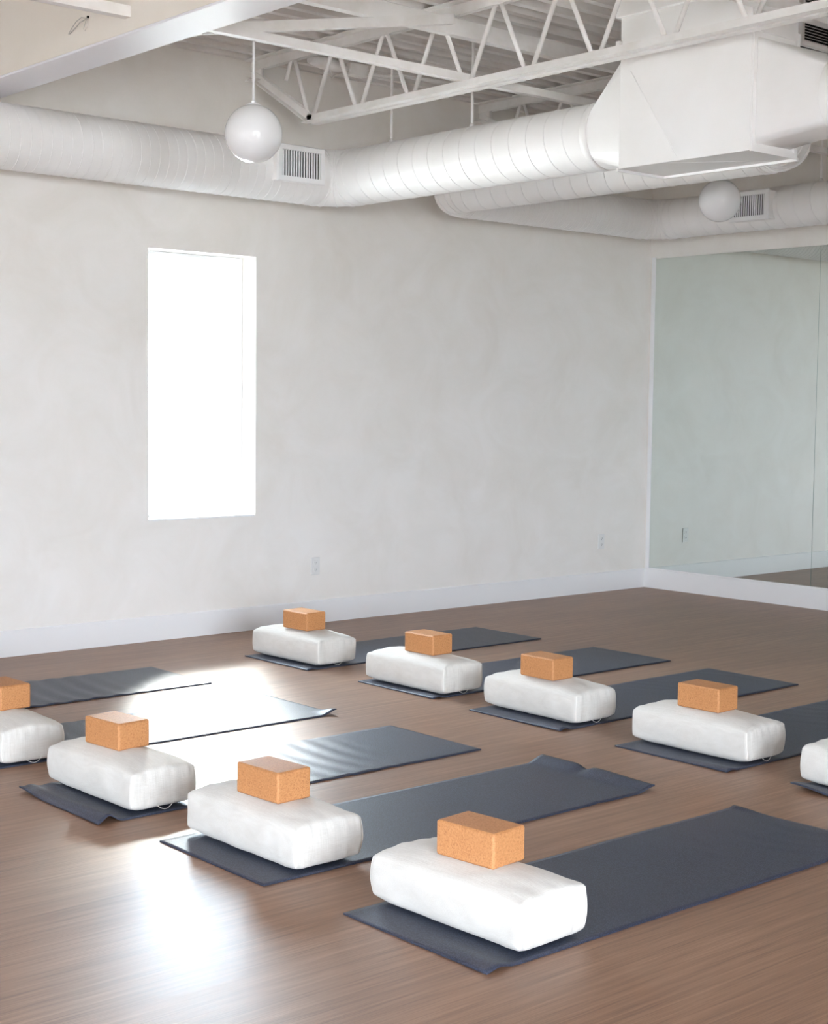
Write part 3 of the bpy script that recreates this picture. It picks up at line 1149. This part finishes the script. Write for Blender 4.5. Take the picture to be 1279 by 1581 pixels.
def bolster_mesh(seed, crown=0.050):
    vs, fs = CG
    rho = 0.012
    out = []
    hx, hy, hz = BW / 2, BL / 2, BH / 2
    rnd = random.Random(seed)
    ph = [rnd.uniform(0, 6.28) for _ in range(8)]
    for (u, v_, w_) in vs:
        p = Vector((u * hx, v_ * hy, w_ * hz))
        q = Vector((max(-(hx - rho), min(hx - rho, p.x)), max(-(hy - rho), min(hy - rho, p.y)), max(-(hz - rho), min(hz - rho, p.z))))
        d_ = p - q
        if d_.length > 1e-9:
            p = q + d_.normalized() * min(rho, max(abs(d_.x), abs(d_.y), abs(d_.z)))
        un, vn_, wn = p.x / hx, p.y / hy, p.z / hz
        cu, cv = max(0.0, 1 - un * un), max(0.0, 1 - vn_ * vn_)
        cw = max(0.0, 1 - wn * wn)
        ww = (wn + 1) / 2
        # crown on top, sagging-flat underside with lifted rims
        z = (p.z + hz)
        z += ww * crown * (cu ** 0.75) * (cv ** 0.42)
        z += (1 - ww) * 0.020 * (1 - min(1.0, 1.6 * cu ** 0.7) * min(1.0, 1.7 * cv ** 0.55))
        # side bulge
        x = p.x + math.copysign(1, un) * abs(un) * 0.011 * cw * (0.4 + 0.6 * cv ** 0.5)
        y = p.y + math.copysign(1, vn_) * abs(vn_) ** 3 * 0.008 * cw * (0.4 + 0.6 * cu ** 0.5)
        # corners pulled in like stuffed fabric
        # pucker wrinkles along the end seams and soft unevenness
        ee = abs(vn_) ** 6
        pk = math.sin(un * 17 + ph[0]) * 0.5 + math.sin(un * 31 + ph[1]) * 0.5
        rim = abs(wn) ** 2 * (1 - abs(wn) ** 10)
        y += math.copysign(1, vn_) * ee * pk * 0.0062 * rim
        es = abs(un) ** 8
        pk2 = math.sin(vn_ * 23 + ph[2]) * 0.6 + math.sin(vn_ * 41 + ph[3]) * 0.4
        x += math.copysign(1, un) * es * pk2 * 0.0012 * rim
        tp = max(0.0, wn) ** 6
        z += tp * 0.0018 * math.sin(un * 12 + ph[4] + 2 * math.sin(vn_ * 5 + ph[6])) * abs(vn_) ** 4
        nv_ = noise.noise_vector(Vector((x * 9 + seed * 3.1, y * 9, z * 9)))
        nf = noise.noise_vector(Vector((x * 26 + seed, y * 26, z * 26)))
        g = min(1.0, z / 0.03)
        out.append((x + nv_.x * 0.0050 + nf.x * 0.0014, y + nv_.y * 0.0050 + nf.y * 0.0014, max(0.0, z + g * (nv_.z * 0.0045 + nf.z * 0.0012))))
    mb_ = MB()
    mb_.add(out, fs, True)
    seams = []
    for su in (-1, 1):
        for sv in (-1, 1):
            ed = sorted((w_, p) for (u, v_, w_), p in zip(vs, out) if u == su and v_ == sv and abs(w_) < 0.97)
            seams.append([p for _, p in ed])
    return mb_.mesh('cover', 'cotton'), seams


# x, y of the near bolster-end corner as seen, small turn, label bits
BOLS = [
    (-6.735, -5.288, 0.020, 'large white cotton bolster nearest the camera', 'cork yoga block on the bolster nearest the camera', (-6.592, -4.988), 0.10, False),
    (-6.778, -4.331, 0.015, 'white cotton bolster between the nearest bolster and the buckled mat', 'cork yoga block on the second nearest bolster', (-6.654, -4.047), 0.06, False),
    (-6.825, -3.407, 0.020, 'white cotton bolster sitting on the mat with the buckled end', 'cork yoga block above the mat with the buckled end', (-6.687, -3.072), 0.10, True),
    (-6.866, -2.470, 0.0, 'white cotton bolster cropped by the left edge of the photo', 'cork yoga block cropped by the left edge of the photo', (-6.700, -2.134), 0.03, True),
    (-4.468, -1.418, 0.030, 'white cotton bolster of the far row closest to the window wall', 'cork yoga block of the far row closest to the window wall', (-4.354, -1.145), 0.04, True),
    (-4.464, -2.470, 0.010, 'white cotton bolster of the far row, second from the window wall', 'cork yoga block of the far row, second from the window wall', (-4.330, -2.204), 0.03, True),
    (-4.445, -3.375, 0.0, 'white cotton bolster of the far row, third from the window wall', 'cork yoga block of the far row, third from the window wall', (-4.345, -3.083), 0.0, True),
    (-4.455, -4.342, 0.015, 'white cotton bolster of the far row, fourth from the window wall', 'cork yoga block of the far row, fourth from the window wall', (-4.326, -4.037), 0.03, True),
    (-4.50, -5.262, 0.0, 'white cotton bolster cropped by the right edge of the photo', 'cork yoga block on the bolster cropped by the right edge', (-4.37, -4.96), 0.02, False),
    (-6.90, -1.425, 0.01, 'white cotton bolster of the near row closest to the window wall', 'cork yoga block of the near row closest to the window wall', (-6.76, -1.12), 0.03, False),
]
KX, KY, KZ = 0.143, 0.222, 0.104


def block_mesh():
    mb_ = MB()
    mb_.bbox(-KX / 2, KX / 2, -KY / 2, KY / 2, 0, KZ, 0.006)
    me = mb_.mesh('cork_block', 'cork')
    import bmesh
    bm = bmesh.new()
    bm.from_mesh(me)
    bmesh.ops.recalc_face_normals(bm, faces=bm.faces)
    ed = [e for e in bm.edges if e.calc_face_angle(0) > 0.3]
    bmesh.ops.bevel(bm, geom=ed, offset=0.0022, segments=2, affect='EDGES', profile=0.6)
    bm.to_mesh(me)
    bm.free()
    return me


KM = block_mesh()
for i, (bx, by, rz, bl, kl, koff, krz, thread) in enumerate(BOLS):
    cx, cy = bx + BW / 2, by + BL / 2
    rt = tag(empty('bolster', (cx, cy, MT + 0.002), rz), bl, 'bolster', 'white cotton bolsters on the mats')
    cr = 0.042
    cover, seams = bolster_mesh(i + 1, cr)
    link('cover', cover, rt)
    for sp in seams:
        MB().tube(sp, 0.0016, 6).build('corner_seam', 'thread', rt)
    # corner seams
    if thread:
        rr = random.Random(i)
        pts = []
        for k in range(9):
            t = k / 8
            pts.append((0.035 - 0.07 * t, -BL / 2 - 0.006 - 0.003 * math.sin(t * PI), 0.024 - 0.018 * math.sin(t * PI) - 0.004 * t))
        MB().tube(pts, 0.0009, 6).build('loose_thread', 'thread', rt)
    # block on top
    kx, ky = koff
    kz = MT + 0.002 + BH + cr * 0.95 - 0.003
    if kl:
        o = link('yoga_block', KM, None, (kx, ky, kz), (0.0, 0.0, krz))
        tag(o, kl, 'yoga block', 'cork blocks on the bolsters')
